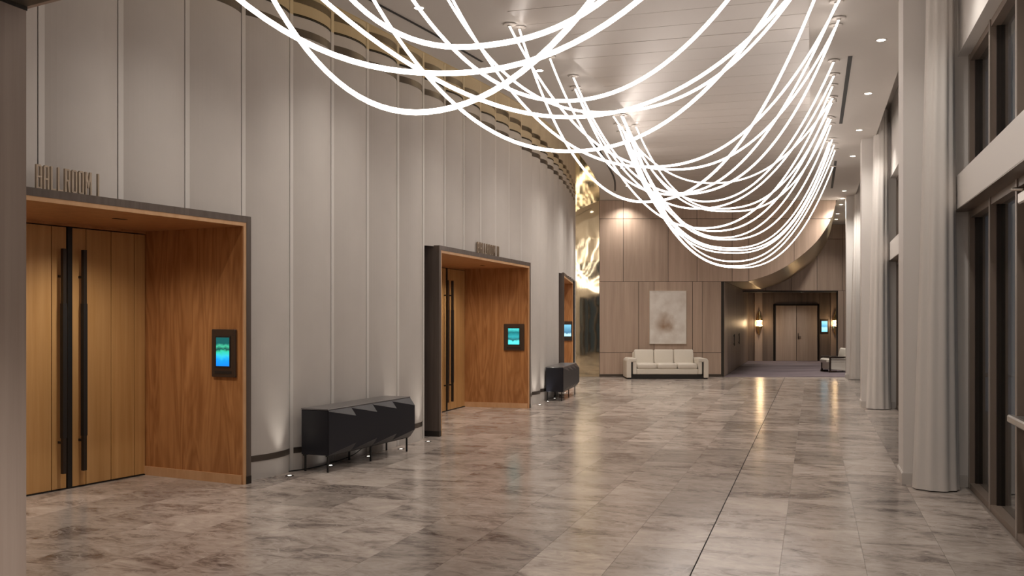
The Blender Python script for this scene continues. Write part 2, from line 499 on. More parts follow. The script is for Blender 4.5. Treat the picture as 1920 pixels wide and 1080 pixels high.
# ------------------------------------------------------------------ ceiling
EDGE = [(-6.5, -4.0), (-5.6, 3.0), (-3.55, 8.0), (-2.10, 10.87), (-1.48, 12.39), (-0.55, 14.4), (0.371, 16.7), (0.97, 18.8), (1.42, 20.8), (1.95, 23.4), (2.38, 26.2), (2.69, 29.35), (2.69, 45)]
def edge_x(y):
    for (xa, ya), (xb, yb) in zip(EDGE, EDGE[1:]):
        if ya <= y <= yb: return xa + (xb - xa) * (y - ya) / (yb - ya)
    return EDGE[0][0]
def edge_s(y, w=1.2):      # smoothed
    if y > 28.4: return edge_x(y)
    return sum(edge_x(y + d * w / 4) for d in range(-4, 5)) / 9
def xq(q, y): return (q + S_ * y) / C_
ys = [-4 + 0.5 * i for i in range(0, 98)]
cb = MB()
for ya, yb in zip(ys, ys[1:]):
    cb.quad((edge_s(ya), ya, ZC), (edge_s(yb), yb, ZC), (xq(1.18, yb), yb, ZC), (xq(1.18, ya), ya, ZC))
# small lip of the plaster along the brass ring and along the curtain pocket
for ya, yb in zip(ys, ys[1:]):
    cb.quad((xq(1.18, ya), ya, ZC), (xq(1.18, yb), yb, ZC), (xq(1.18, yb), yb, ZC + .6), (xq(1.18, ya), ya, ZC + .6))
    cb.quad((xq(1.18, ya), ya, ZC + .6), (xq(1.18, yb), yb, ZC + .6), (xq(1.7, yb), yb, ZC + .6), (xq(1.7, ya), ya, ZC + .6))
ceiling = cb.build('ceiling', M['plaster'])
tag(ceiling, kind='structure')
def qc_left(a): return -3.09 - 0.0118 * (a - 15.9) ** 2 * (1.0 if a > 15.9 else 1.05)
a = 4.0
while a < 29.5:
    a1 = a + 0.56
    g = 0.006
    poly = [QA(max(-4.4, qc_left(a + g)), a + g), QA(-0.05, a + g), QA(-0.05, a1 - g), QA(max(-4.4, qc_left(a1 - g)), a1 - g)]
    dz = random.uniform(-0.0015, 0.0015)
    # planks end at the rear wall
    if max(p[1] for p in poly) < 29.3:
        m = MB(); n = 4
        zs = [ZC - 0.009 + dz * (1 if i in (0, 1) else -1) for i in range(4)]
        m.v = [(poly[i][0], poly[i][1], zs[i]) for i in range(4)] + [(p[0], p[1], ZC + 0.002) for p in poly]
        m.f = [(0,1,2,3),(7,6,5,4),(0,4,5,1),(1,5,6,2),(2,6,7,3),(3,7,4,0)]
        m.build('ceiling_plank', M['plank'], ceiling)
    a = a1
# brass mirror ring between the ceiling and the curved wall
gb = MB()
for ya, yb in zip(ys, ys[1:]):
    if yb > 40: break
    gb.quad((edge_s(ya) - 3.4, ya, ZC - .012), (edge_s(yb) - 3.4, yb, ZC - .012), (edge_s(yb), yb, ZC - .012), (edge_s(ya), ya, ZC - .012))
    gb.quad((edge_s(ya), ya, ZC - .012), (edge_s(yb), yb, ZC - .012), (edge_s(yb), yb, ZC + .01), (edge_s(ya), ya, ZC + .01))
o = gb.build('trim_1', M['goldsoffit']); tag(o, kind='structure')

# ------------------------------------------------------------------ curved wall of scalloped panels
wall_left = MB()
for k in range(-5, 29):      # dark backing just behind the panels, above the portals too
    zb = 0.0
    if any(p['k0'] - 0.05 < k and k + 1 < p['k1'] + 0.05 for p in PORT): zb = PH - .02
    if any((k < p['k0'] < k + 1) or (k < p['k1'] < k + 1) for p in PORT): zb = PH - .02
    a0 = wall_pt(k, 0, -.05); a1 = wall_pt(k, 1, -.05)
    wall_left.quad((*a0, zb), (*a1, zb), (*a1, ZC - .013), (*a0, ZC - .013))
wall_left = wall_left.build('wall_left', M['gap'])
tag(wall_left, kind='structure')
SW = 0.085                              # flat joint strip at the near side of every panel
def prof(u):
    """outward distance of the scallop at u (strip first, then a convex bulge)"""
    if u <= SW: return 0.0
    v = (u - SW) / (1 - SW)
    return 0.076 * (1 - abs(2 * v - 1) ** 2.2) + 0.004
for k in range(-5, 27):
    cuts = sorted({round(p[c] - k, 4) for p in PORT for c in ('k0', 'k1') if SW < p[c] - k < 1})
    US = sorted([SW + (1 - SW) * i / 16 for i in range(17)] + cuts)
    def zbase(u):
        kk = k + u
        return PH - .015 if any(p['k0'] < kk < p['k1'] for p in PORT) else 0.0
    m = MB()
    zt = ZC - .013
    for ua, ub in zip(US, US[1:]):
        z0 = zbase((ua + ub) / 2)
        m.quad((*wall_pt(k, ua, prof(ua + 1e-6)), z0), (*wall_pt(k, ub, prof(ub)), z0), (*wall_pt(k, ub, prof(ub)), zt), (*wall_pt(k, ua, prof(ua + 1e-6)), zt))
    pan = m.build('wall_panel', M['panel'], wall_left, smooth=False)
    z0 = zbase(SW / 2)
    g = .012
    m = MB()
    pts4 = [wall_pt(k, g, -.02), wall_pt(k, g, .006), wall_pt(k, SW, .006), wall_pt(k, SW, -.02)]
    m.prism(pts4[::-1], z0, zt)
    m.build('joint_strip', M['strip'], pan)
    for nm, za, zb in (('base_band', 0.20, 0.268), ('top_band', 5.145, 5.235)):
        b = MB()
        e = 0.004
        for ua, ub in zip(US, US[1:]):
            if nm == 'base_band' and zbase((ua + ub) / 2) > 0: continue
            pa, pb = wall_pt(k, ua, prof(ua + 1e-6) + e), wall_pt(k, ub, prof(ub) + e)
            b.quad((*pa, za), (*pb, za), (*pb, zb), (*pa, zb))
            qa, qb = wall_pt(k, ua, prof(ua + 1e-6)), wall_pt(k, ub, prof(ub))
            b.quad((*pa, zb), (*pb, zb), (*qb, zb), (*qa, zb)); b.quad((*qa, za), (*qb, za), (*pb, za), (*pa, za))
        if b.f: b.build(nm, M['band'], pan)
    b = MB()
    for ua, ub in zip(US, US[1:]):
        pa, pb = wall_pt(k, ua, prof(ua + 1e-6) + .003), wall_pt(k, ub, prof(ub) + .003)
        b.quad((*pa, zt - .014), (*pb, zt - .014), (*pb, zt), (*pa, zt))
    b.build('top_reveal', M['gap'], pan)

# brass niche wall beyond the end of the curved wall
def spline(P, n):
    out = []
    for i in range(len(P) - 1):
        p0, p1, p2, p3 = P[max(0, i-1)], P[i], P[i+1], P[min(len(P)-1, i+2)]
        for s in range(n):
            t = s / n
            out.append(tuple(0.5 * ((2*p1[c]) + (-p0[c]+p2[c])*t + (2*p0[c]-5*p1[c]+4*p2[c]-p3[c])*t*t + (-p0[c]+3*p1[c]-3*p2[c]+p3[c])*t**3) for c in range(len(p1))))
    out.append(tuple(P[-1])); return out
m = MB()
for i in range(24):
    x0_, x1_ = 0.6 + i * 2.07 / 24, 0.6 + (i + 1) * 2.07 / 24
    wob = lambda x: 29.36 - .05 * math.sin((x - .6) / 2.07 * math.pi)
    m.quad((x1_, wob(x1_), 0), (x0_, wob(x0_), 0), (x0_, wob(x0_), ZC - .012), (x1_, wob(x1_), ZC - .012))
o = m.build('wall_niche', M['goldwall'], smooth=True); tag(o, kind='structure')

# ------------------------------------------------------------------ rear wood wall with the curved bulkhead
YB = 29.35
def BX(px): return (px - 960) / F * YB
def BZ(py): return CAM_H - (py - HZ) / F * YB
back = MB().box(BX(1124), BX(1358), YB + .012, YB + .20, 0, BZ(528)).box(BX(1124), BX(1403), YB + .012, YB + .20, BZ(528), ZC)
CURVE = [(BX(x), BZ(y)) for x, y in spline([(1403, 528), (1448, 513), (1487, 491), (1525.6, 459), (1549, 428), (1562, 402), (1570, 372)], 6)]
back.prism_y([(BX(1403), ZC), (BX(1403), BZ(528))] + CURVE[1:] + [(CURVE[-1][0], ZC)], YB + .012, YB + .05)
back = back.build('wall_back', M['gap']); tag(back, kind='structure')
def curve_z(x):
    for (xa, za), (xb, zb) in zip(CURVE, CURVE[1:]):
        if xa <= x <= xb: return za + (zb - za) * (x - xa) / (xb - xa)
    return BZ(528) if x < CURVE[0][0] else ZC
def panel_poly(x0, x1, z0, z1):
    g = 0.007
    x0 += g; x1 -= g; z0 += g; z1 -= g
    MB().prism_y([(x0, z0), (x1, z0), (x1, z1), (x0, z1)], YB, YB + .014).build('wood_panel', M['taupe'], back)
zA, zB, zD = BZ(528), BZ(410), BZ(661)
up = [1124, 1168.5, 1253, 1307, 1373, 1404, 1489, 1568]
for i in range(5):
    panel_poly(BX(up[i]), BX(up[i+1]), zA, zB)
    panel_poly(BX(up[i]), BX(up[i+1]), zB, ZC)
# panels whose foot follows the curve
def curved_panel(x0, x1, z1, name='wood_panel', z_lo=None):
    g = 0.007
    x0 += g; x1 -= g; z1 -= g
    xs = [x0 + (x1 - x0) * i / 10 for i in range(11)]
    low = [(x, max(curve_z(x) + .004, z_lo + g if z_lo else 0)) for x in xs]
    low = [(x, min(z, z1)) for x, z in low]
    MB().prism_y(low + [(x1, z1), (x0, z1)], YB, YB + .014).build(name, M['taupe'], back)
curved_panel(BX(1404), BX(1489), zB); curved_panel(BX(1404), BX(1489), ZC, z_lo=zB)
curved_panel(BX(1489), BX(1557), zB); curved_panel(BX(1489), BX(1568), ZC, z_lo=zB)
lo = [1124, 1197.5, 1226.5, 1298.5, 1317, 1358]
for i in range(5): panel_poly(BX(lo[i]), BX(lo[i+1]), zD, zA)
for x_0, x_1 in ((1124, 1197.5), (1197.5, 1317), (1317, 1358)): panel_poly(BX(x_0), BX(x_1), 0.07, zD)
MB().box(BX(1124), BX(1358), YB - .004, YB + .012, 0, .07).build('baseboard_back', M['band'], back)
# curved metallic underside running back along the hall to the corridor header
YH = 37.0
dY = YH - YB
m = MB()
CV = [(BX(1358), BZ(528)), (BX(1380), BZ(528))] + CURVE
for (xa, za), (xb, zb) in zip(CV, CV[1:]):
    m.quad((xa, YB - .002, za), (xb, YB - .002, zb), (xb + dY * S_ / C_, YH, zb), (xa + dY * S_ / C_, YH, za))
o = m.build('trim_2', M['curve_metal'], smooth=True); tag(o, kind='structure')
# header wall over the corridor
zH = CAM_H + (HZ - 545) / F * YH
def HX(px): return (px - 960) / F * YH
hd = MB().box(6.0, 17, YH + .012, YH + .2, zH, ZC).box(HX(1571), 17, YH + .012, YH + .2, 0, zH)
hd = hd.build('wall_corridor', M['gap']); tag(hd, kind='structure')
def hpanel(x0, x1, z0, z1):
    MB().box(x0 + .008, x1 - .008, YH - .003, YH + .014, z0 + .006, z1 - .006).build('wood_panel', M['taupe'], hd)
zr = CAM_H + (HZ - 448) / F * YH
xs_h = [HX(x) for x in (1380, 1436, 1484, 1532, 1580, 1630)]
for xa, xb in zip(xs_h, xs_h[1:]):
    hpanel(xa, xb, zH, zr); hpanel(xa, xb, zr, ZC)
hpanel(HX(1571), HX(1582), 0, zH); hpanel(HX(1582), HX(1630), 0, zH)
MB().box(HX(1395), HX(1571), YH - .003, YH + .2, zH - .05, zH).build('header_edge', M['bronze'], hd)

# corridor side wall (runs along the hall), end wall with doors, ceiling
YE = 40.0
def EX(px): return (px - 960) / F * YE
def EZ(py): return CAM_H - (py - HZ) / F * YE
cl = math.hypot((YE - YB) * S_ / C_, YE - YB)
side = MB().box(0, .15, 0, cl, 0, BZ(528)).build('wall_corridor_side', M['gap'], loc=(BX(1358) - .16, YB + .02, 0), rz=-TH)
tag(side, kind='structure')
ed = [0, 1.2, 2.5, 3.6, 4.7, 5.8, 6.9, 8.2, 9.6, cl]
for i, (ya, yb) in enumerate(zip(ed, ed[1:])):
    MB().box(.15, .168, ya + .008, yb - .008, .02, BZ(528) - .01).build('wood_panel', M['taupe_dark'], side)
for yy in (3.45, 5.65):
    MB().box(.19, .215, yy, yy + .03, .85, 1.25).box(.168, .2, yy + .005, yy + .025, .9, .93).box(.168, .2, yy + .005, yy + .025, 1.17, 1.2).build('pull_handle', M['bronze'], side)
cc = MB().prism([(BX(1340), YB + .2), (17, YB + .2), (17, YE + .3), (9.0, YE + .3)], zH, zH + .02)
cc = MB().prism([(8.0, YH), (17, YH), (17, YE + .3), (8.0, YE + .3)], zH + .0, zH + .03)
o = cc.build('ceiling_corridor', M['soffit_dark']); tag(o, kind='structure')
we = MB().box(EX(1395), EX(1600), YE + .02, YE + .2, 0, zH + .2).box(EX(1600), EX(1600) + .2, YH + .2, YE + .2, 0, zH)
we = we.build('wall_corridor_end', M['gap']); tag(we, kind='structure')
def epanel(x0, x1, z0, z1, mat='taupe', d=0.0):
    MB().box(x0 + .006, x1 - .006, YE - .01 - d, YE + .025, z0 + .005, z1 - .005).build('wood_panel', M[mat], we)
zt = EZ(573)
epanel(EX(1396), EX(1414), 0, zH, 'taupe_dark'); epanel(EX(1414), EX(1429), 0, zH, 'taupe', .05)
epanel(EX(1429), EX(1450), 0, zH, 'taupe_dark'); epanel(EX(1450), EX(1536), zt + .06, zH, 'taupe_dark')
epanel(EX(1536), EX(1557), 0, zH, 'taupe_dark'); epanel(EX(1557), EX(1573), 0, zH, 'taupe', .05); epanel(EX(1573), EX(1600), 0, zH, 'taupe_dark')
dr = empty('door_4', (EX(1493), YE - .02, 0)); tag(dr, kind='structure')
w = EX(1532) - EX(1493)
for s in (-1, 1):
    xa, xb = sorted((s * .012, s * w))
    lf = MB().box(xa, xb, -.02, .02, .01, zt).build('door_leaf', M['taupe'], dr)
    if s == 1:
        MB().box(.05, .08, -.035, -.02, .92, 1.16).box(.05, .17, -.07, -.045, 1.0, 1.025).box(.055, .075, -.06, -.02, 1.0, 1.025).build('lever_handle', M['bronze'], lf)
MB().box(-w - .06, -w - .004, -.03, .02, 0, zt + .06).box(w + .004, w + .06, -.03, .02, 0, zt + .06).box(-w - .06, w + .06, -.03, .02, zt + .006, zt + .06).build('door_frame', M['bronze'], dr)

# ------------------------------------------------------------------ window wall on the right (hall frame: x = q, y = a)
QW, QF = 1.573, 1.462
wr = MB()
wr.box(QF, QW + .3, -4, 42, 4.58, ZC + .6)                    # head above the windows
wr = wr.build('wall_right', M['white'], rz=-TH); tag(wr, kind='structure')
COLS = [1.77, 11.17, 20.5, 30.0]
def column(a0, n):
    c = empty('column', (*QA(1.25, a0 + .3), 0), -TH)
    names = {11.17: 'square white column nearest the camera, beside the glazed door', 20.5: 'second white square column from the camera along the windows', 30.0: 'farthest white column, beside the cream armchair', 1.77: 'white column behind the camera by the vestibule'}
    tag(c, names[a0], 'column', 'columns along the window wall')
    MB().box(-.323, QW + .05 - 1.25, -.3, .3, 0, ZC + .3).build('shaft', M['white'], c)
    MB().box(-.338, QW - .01 - 1.25, -.315, .315, 0, .118).box(-.332, QW - .012 - 1.25, -.309, .309, .118, .128).build('baseboard', M['base_white'], c)
for n, a0 in enumerate(COLS): column(a0, n)
def mull(b, y0, y1, x0, x1, z0, z1): b.box(x0, x1, y0, y1, z0, z1)
bays = [(2.37, 11.17), (11.77, 20.5), (21.1, 30.0), (30.6, 38.5)]
for bi, (a0, a1) in enumerate(bays):
    wroot = empty('window_%d' % (bi + 1), (0, 0, 0), -TH); tag(wroot, kind='structure')
    # transom beam
    MB().box(QF - .03, QW + .02, a0, a1, 2.935, 3.285).build('transom_beam', M['white'], wroot)
    MB().box(QF - .028, QW + .04, a0, a1, 2.925, 2.9345).build('beam_underside', M['beam_under'], wroot)
    posts = []
    y = a1 - .01
    step = 1.24
    while y > a0 + .2:
        posts.append(y); y -= step
    posts.append(a0 + .12)
    for z0, z1 in ((0.0, 2.925), (3.285, 4.58)):
        for i, y in enumerate(posts):
            wdt = .055
            MB().box(QW, QW + .16, y - wdt, y, z0, z1).build('mullion', M['mullion'], wroot)
            MB().box(QW - .006, QW, y - wdt - .002, y + .002, z0, z1).build('mullion_cap', M['mullion_edge'], wroot)
        MB().box(QW + .005, QW + .15, a0, a1, z1 - .07, z1 - .001).build('head_rail', M['mullion'], wroot)
        MB().box(QW - .001, QW + .15, a0, a1, z0, z0 + .06).build('sill_rail', M['mullion'], wroot)
        for i, (yb, ya) in enumerate(zip(posts, posts[1:])):
            if ya + .01 > yb - .06: continue
            if bi == 0 and z0 == 0.0 and i == 2: continue     # the door leaf stands here
            MB().box(QW + .085, QW + .097, ya + .002, yb - .057, z0 + .06, z1 - .07).build('glass_pane', M['glass'], wroot)
            MB().box(QW + .05, QW + .13, ya, ya + .035, z0 + .06, z1 - .07).box(QW + .05, QW + .13, yb - .09, yb - .055, z0 + .06, z1 - .07).build('glazing_bead', M['bronze'], wroot)
# glazed door in the nearest bay
yd1 = 11.16 - 2 * 1.24 - .06
yd0 = yd1 - 1.12
dw = empty('door_5', (*QA(QW + .05, yd1), 0), -TH); tag(dw, kind='structure')
L = yd1 - yd0
lf = MB().box(0, .05, -.09, -.004, .01, 2.85).box(0, .05, -L, -L + .09, .01, 2.85).box(0, .05, -L + .09, -.09, 2.74, 2.85).box(0, .05, -L + .09, -.09, .01, .24).build('door_leaf', M['mullion'], dw)
MB().box(.02, .03, -L + .09, -.09, .24, 2.74).build('glass_pane', M['glass'], lf)
MB().bbox(-.13, -.075, -L + .05, -.01, .955, 1.02, .012).box(-.08, 0, -.07, -.03, .96, 1.01).box(-.08, 0, -L + .08, -L + .12, .96, 1.01).build('push_bar', M['chrome'], lf)
MB().bbox(-.075, -.005, -.50, -.14, 2.70, 2.79, .01).tube([(-.04, -.20, 2.81), (-.10, -.06, 2.83), (-.02, .04, 2.86)], .012).build('door_closer', M['chrome'], lf)

# curtains gathered against the columns
def curtain(a0, label, h):
    n = 72
    cq, ca = 1.27, a0 - .24
    m = MB()
    zs = [0.012, .3, .8, 1.4, 2.0, 2.7, 3.4, 4.1, 4.8, ZC + .5]
    for z in zs:
        t = min(1.0, z / 5.4)
        rq = .215 - .095 * t ** .8; ra = .17 - .04 * t
        sq = -.045 * (1 - t)
        for i in range(n):
            an = 2 * math.pi * i / n
            fold = 1 + .055 * math.sin(an * 9 + .5 * math.sin(z * .6)) + .05 * math.sin(an * 4 + 1.3)
            m.v.append((sq + rq * fold * math.cos(an), ra * fold * math.sin(an), z))
    for k in range(len(zs) - 1):
        for i in range(n):
            j = (i + 1) % n
            m.f.append((k*n + i, k*n + j, (k+1)*n + j, (k+1)*n + i))
    o = m.build('curtain', M['curtain'], loc=(*QA(cq, ca), 0), rz=-TH, smooth=True)
    tag(o, label, 'curtain', 'sheer curtains by the window columns')
curtain(11.17, 'cream sheer curtain gathered against the nearest white column', 0)
curtain(20.5, 'cream sheer curtain gathered against the second white column', 1)
curtain(30.0, 'cream sheer curtain gathered against the farthest white column', 2)

# ------------------------------------------------------------------ vestibule around the camera: pier, low soffit, rear walls
PC = (-1.452, 2.87)
zS = CAM_H + (HZ - 20) / F * PC[1]
ta = R(19.0)
pier = MB().box(-2.4, 0, -4.6, 0, 0, zS).build('wall_near', M['pier'], loc=(PC[0], PC[1], 0), rz=-ta)
tag(pier, kind='structure')
MB().box(-2.4, .002, -4.6, .002, zS, zS + .012).build('shadow_gap', M['gap'], pier)
# low soffit over the camera, its front edge crossing above the frame
e = R(30.0)
dx, dy = math.cos(e), -math.sin(e)
fl = (PC[0] - 3.6 * dx, PC[1] - 3.6 * dy)
fr_ = (PC[0] + 5.3 * dx, PC[1] + 5.3 * dy)
bk = [(5.2, -4.5), (-5.5, -4.5)]
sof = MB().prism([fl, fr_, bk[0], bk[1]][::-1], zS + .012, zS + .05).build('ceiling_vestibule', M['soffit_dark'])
tag(sof, kind='structure')
nx, ny = -dy, dx
m = MB()
m.prism([(fl[0], fl[1]), (fr_[0], fr_[1]), (fr_[0] + .03 * nx, fr_[1] + .03 * ny), (fl[0] + .03 * nx, fl[1] + .03 * ny)], zS + .02, ZC + .02)
o = m.build('wall_bulkhead', M['pier']); tag(o, kind='structure')
o = MB().box(-6, 6, -4.7, -4.5, 0, ZC).build('wall_behind', M['white']); tag(o, kind='structure')

# ------------------------------------------------------------------ portals with double doors
def make_portal(idx, P):
    W, D, th = P['W'], P['D'], P['th']
    org = portal_frame(P['right'], th, W)
    root = empty('door_%d' % (idx + 1), (org[0], org[1], 0), math.pi / 2 - th)
    tag(root, kind='structure')
    fr = .07
    fd = .42
    MB().box(0, fr, 0, fd, 0, PH).build('frame_side', M['frame'], root)
    MB().box(W - fr, W, 0, fd, 0, PH).build('frame_side', M['frame'], root)
    MB().box(fr, W - fr, 0, fd, PH - fr, PH).build('frame_head', M['frame'], root)
    for xx in (-.002, W - fr - .002):
        MB().box(xx, xx + fr + .004, -.003, fd - .01, 0, .085).build('frame_shoe', M['bronze'], root)
    ln = .04
    li = fr + ln
    zc = PH - fr - ln
    # oak lining: sides, ceiling, front edges
    MB().box(fr, li, .02, D + .06, 0, zc).build('side_lining', M['oak_fig'], root)
    MB().box(W - li, W - fr, .02, D + .06, 0, zc).build('side_lining', M['oak_fig'], root)
    MB().box(fr, W - fr, .02, D + .06, zc, PH - fr).build('alcove_ceiling', M['oak_ceil'], root)
    MB().box(fr, li, .004, .02, 0, zc).box(W - li, W - fr, .004, .02, 0, zc).box(fr, W - fr, .004, .02, zc, PH - fr).build('lining_edge', M['oak_edge'], root)
    for xa, xb in ((li, li + .016), (W - li - .016, W - li)):
        MB().box(xa, xb, .03, D, 0, .10).build('baseboard', M['oak_edge'], root)
    # back: header, fixed panels, double doors
    dh = zc - .035
    MB().box(li, W - li, D + .02, D + .07, 0, zc).build('back_board', M['gap'], root)
    MB().box(li, W - li, D - .03, D + .02, dh + .008, zc).build('door_header', M['oak_ceil'], root)
    pairs = [(W - 1.124, 1), (1.124, -1)]
    ends = []
    for cx, sg in pairs:
        MB().box(cx - .028, cx + .028, D - .035, D + .02, .012, dh).build('astragal', M['steel_black'], root)
        for s in (-1, 1):
            outer = 1.01 if s == sg else 0.985
            x_in, x_out = cx + s * .031, cx + s * outer
            xa, xb = sorted((x_in, x_out))
            leaf = MB().box(xa, xb, D + .002, D + .02, .012, dh).build('door_leaf', M['gap'], root)
            cuts = [.031, .21, .535, .855, outer]
            for c0, c1 in zip(cuts, cuts[1:]):
                ya, yb = sorted((cx + s * (c0 + .005), cx + s * (c1 - .005)))
                MB().box(ya, yb, D - .02, D + .003, .016, dh - .004).build('door_board', M['oak_door'], leaf)
            hx = cx + s * .125
            MB().box(hx - .02, hx + .02, D - .115, D - .075, .18, .55).box(hx - .02, hx + .02, D - .115, D - .075, 1.95, 2.52) \
                .cyl(hx, D, 0, 0, .001, n=4) \
                .box(hx - .012, hx + .012, D - .08, D - .02, .49, .515).box(hx - .012, hx + .012, D - .08, D - .02, 2.22, 2.245).build('pull_bar', M['bronze'], leaf)
            MB().box(hx - .024, hx + .024, D - .119, D - .071, .55, 1.95).build('pull_grip', M['black'], leaf)
            ends.append(x_out)
    ends.sort()
    # fixed oak panels left between and outside the pairs
    xs = [(li, ends[0]), (ends[1], ends[2]), (ends[3], W - li)]
    for xa, xb in xs:
        if xb - xa > .05: MB().box(xa + .003, xb - .003, D - .022, D + .02, .016, dh - .004).build('fixed_panel', M['oak_door'], root)
    MB().box(li, W - li, D - .03, D + .02, 0, .011).build('threshold', M['steel_black'], root)
    # slot lights in the alcove ceiling
    for cx in (W - 1.25, 1.25):
        MB().box(cx - .075, cx + .075, .55, .60, zc - .004, zc - .0005).build('ceiling_slot', M['slot'], root)
    return root, li, zc
proots = [make_portal(i, P) for i, P in enumerate(PORT)]
for i, (P, (root, li, zc)) in enumerate(zip(PORT, proots)):
    for cx in (P['W'] - 1.25, 1.25):
        ld = bpy.data.lights.new('alcove_spot', 'SPOT'); ld.spot_size = R(146); ld.spot_blend = 1.0; ld.shadow_soft_size = .06
        ld.energy = ALCOVE_W; ld.color = (1.0, 0.90, 0.78)
        lo_ = bpy.data.objects.new('alcove_spot', ld); col.objects.link(lo_)
        lo_.parent = root; lo_.location = (cx, .62, zc - .03)

# digital signs on the right jamb of each portal
def wall_screen(P, v0, v1, z0, z1, smat, label, fr_=.55):
    W = P['W']
    org = portal_frame(P['right'], P['th'], W)
    rz = math.pi / 2 - P['th']
    x = W - .11
    M3 = Matrix.Rotation(rz, 3, 'Z')
    base = M3 @ Vector((x, (v0 + v1) / 2, 0))
    r = empty('wall_screen', (org[0] + base.x, org[1] + base.y, (z0 + z1) / 2), rz)
    tag(r, label, 'screen', 'door signs beside the ballroom doors')
    hw, hh = (v1 - v0) / 2, (z1 - z0) / 2
    MB().bbox(-.03, 0, -hw, hw, -hh, hh, .006).build('housing', M['screen_frame'], r)
    MB().box(-.036, -.029, -hw * (fr_ + .07), hw * (fr_ + .07), -hh * .60, hh * .72).box(-.034, -.028, -hw * .7, hw * .7, -hh * .86, -hh * .74).build('bezel', M['dark'], r)
    MB().box(-.038, -.0355, -hw * fr_, hw * fr_, -hh * .54, hh * .66).build('display', smat, r)
s1 = stops_z('screen_green_blue', [(0.0, (0.0, .13, .85)), (.42, (0.0, .32, .95)), (.6, (.03, .6, .75)), (.72, (.03, .6, .35)), (.80, (.0, .05, .05)), (.90, (.05, .5, .30)), (1.0, (.0, .10, .10))], 0.36, -.16, .15, noise=.30)
s2 = stops_z('screen_teal', [(0.0, (.05, .75, .80)), (.42, (.10, .95, .90)), (.5, (.01, .10, .12)), (.62, (.02, .35, .38)), (.8, (.0, .14, .16)), (1.0, (.08, .75, .72))], 0.40, -.24, .24, noise=.20)
s3 = stops_z('screen_blue_white', [(0.0, (.25, .75, 1.0)), (.4, (.55, .9, 1.0)), (.5, (.05, .16, .28)), (.75, (.12, .35, .5)), (1.0, (.2, .55, .75))], 0.40, -.24, .24, noise=.20)
wall_screen(PORT[0], .10, .44, 1.155, 1.675, s1, 'bronze framed wall screen showing green and blue beside the nearest doors')
wall_screen(PORT[1], .10, .52, 1.15, 1.68, s2, 'bronze framed wall screen showing teal beside the middle doors')
wall_screen(PORT[2], .03, .30, 1.13, 1.70, s3, 'small lit wall screen on the jamb of the farthest oak portal', .78)

# ------------------------------------------------------------------ standing letters on the portal heads
def strokes(ch, w, h, t):
    """list of quads (x, z) for one condensed capital"""
    v = lambda x, z0, z1: [(x, z0), (x + t, z0), (x + t, z1), (x, z1)]
    hb = lambda z, x0, x1: [(x0, z), (x1, z), (x1, z + t), (x0, z + t)]
    d = lambda x0, z0, x1, z1: [(x0, z0), (x0 + t, z0), (x1 + t, z1), (x1, z1)]
    if ch == 'B': return [v(0, 0, h), hb(0, t, w - t*.6), hb(h - t, t, w - t*.6), hb(h*.5 - t/2, t, w - t*.6), v(w - t, t*.6, h*.5 - t*.2), v(w - t, h*.5 + t*.2, h - t*.6)]
    if ch == 'A': return [v(0, 0, h - t*.6), v(w - t, 0, h - t*.6), hb(h - t, t*.6, w - t*.6), hb(h*.4, t, w - t)]
    if ch == 'L': return [v(0, 0, h), hb(0, t, w)]
    if ch == 'R': return [v(0, 0, h), hb(h - t, t, w - t*.6), hb(h*.5 - t/2, t, w - t*.6), v(w - t, h*.5 + t*.2, h - t*.6), d(w - t, 0, w*.5, h*.5 - t/2)]
    if ch == 'O': return [v(0, t*.6, h - t*.6), v(w - t, t*.6, h - t*.6), hb(0, t*.6, w - t*.6), hb(h - t, t*.6, w - t*.6)]
    if ch == 'M': return [v(0, 0, h), v(w - t, 0, h), d(w/2 - t/2, h*.3, t*.2, h), d(w/2 - t/2, h*.3, w - t*1.2, h)]
    if ch == 'I': return [v(0, 0, h)]
    return []
def sign(P, text, l0, l1, h, t, label):
    """l0..l1 distance from the right front corner of the portal"""
    W = P['W']
    org = portal_frame(P['right'], P['th'], W)
    rz = math.pi / 2 - P['th']
    x0, x1 = W - l1, W - l0
    base = Matrix.Rotation(rz, 3, 'Z') @ Vector((x0, .012, 0))
    r = empty('letter_sign', (org[0] + base.x, org[1] + base.y, PH), rz)
    tag(r, label, 'sign', 'standing letters over the portals')
    units = sum({'I': .35, ' ': .6, 'M': 1.25}.get(c, 1.0) + .32 for c in text) - .32
    u = (x1 - x0) / units
    x = 0.0
    for c in text:
        cw = {'I': .35, ' ': .6, 'M': 1.25}.get(c, 1.0) * u
        if c != ' ':
            tt = min(t, cw)
            m = MB()
            for q in strokes(c, cw if c != 'I' else tt, h, tt): m.prism_y(q, 0, .022)
            m.build('letter', M['letter'], r, loc=(x, 0, 0))
        x += cw + .32 * u
sign(PORT[0], 'BALLROOM I', 1.96, 2.60, .205, .015, 'bronze standing letters reading BALLROOM I on the nearest portal')
sign(PORT[1], 'BALLROOM II', 1.95, 3.10, .185, .026, 'bronze standing letters on the head of the middle portal')

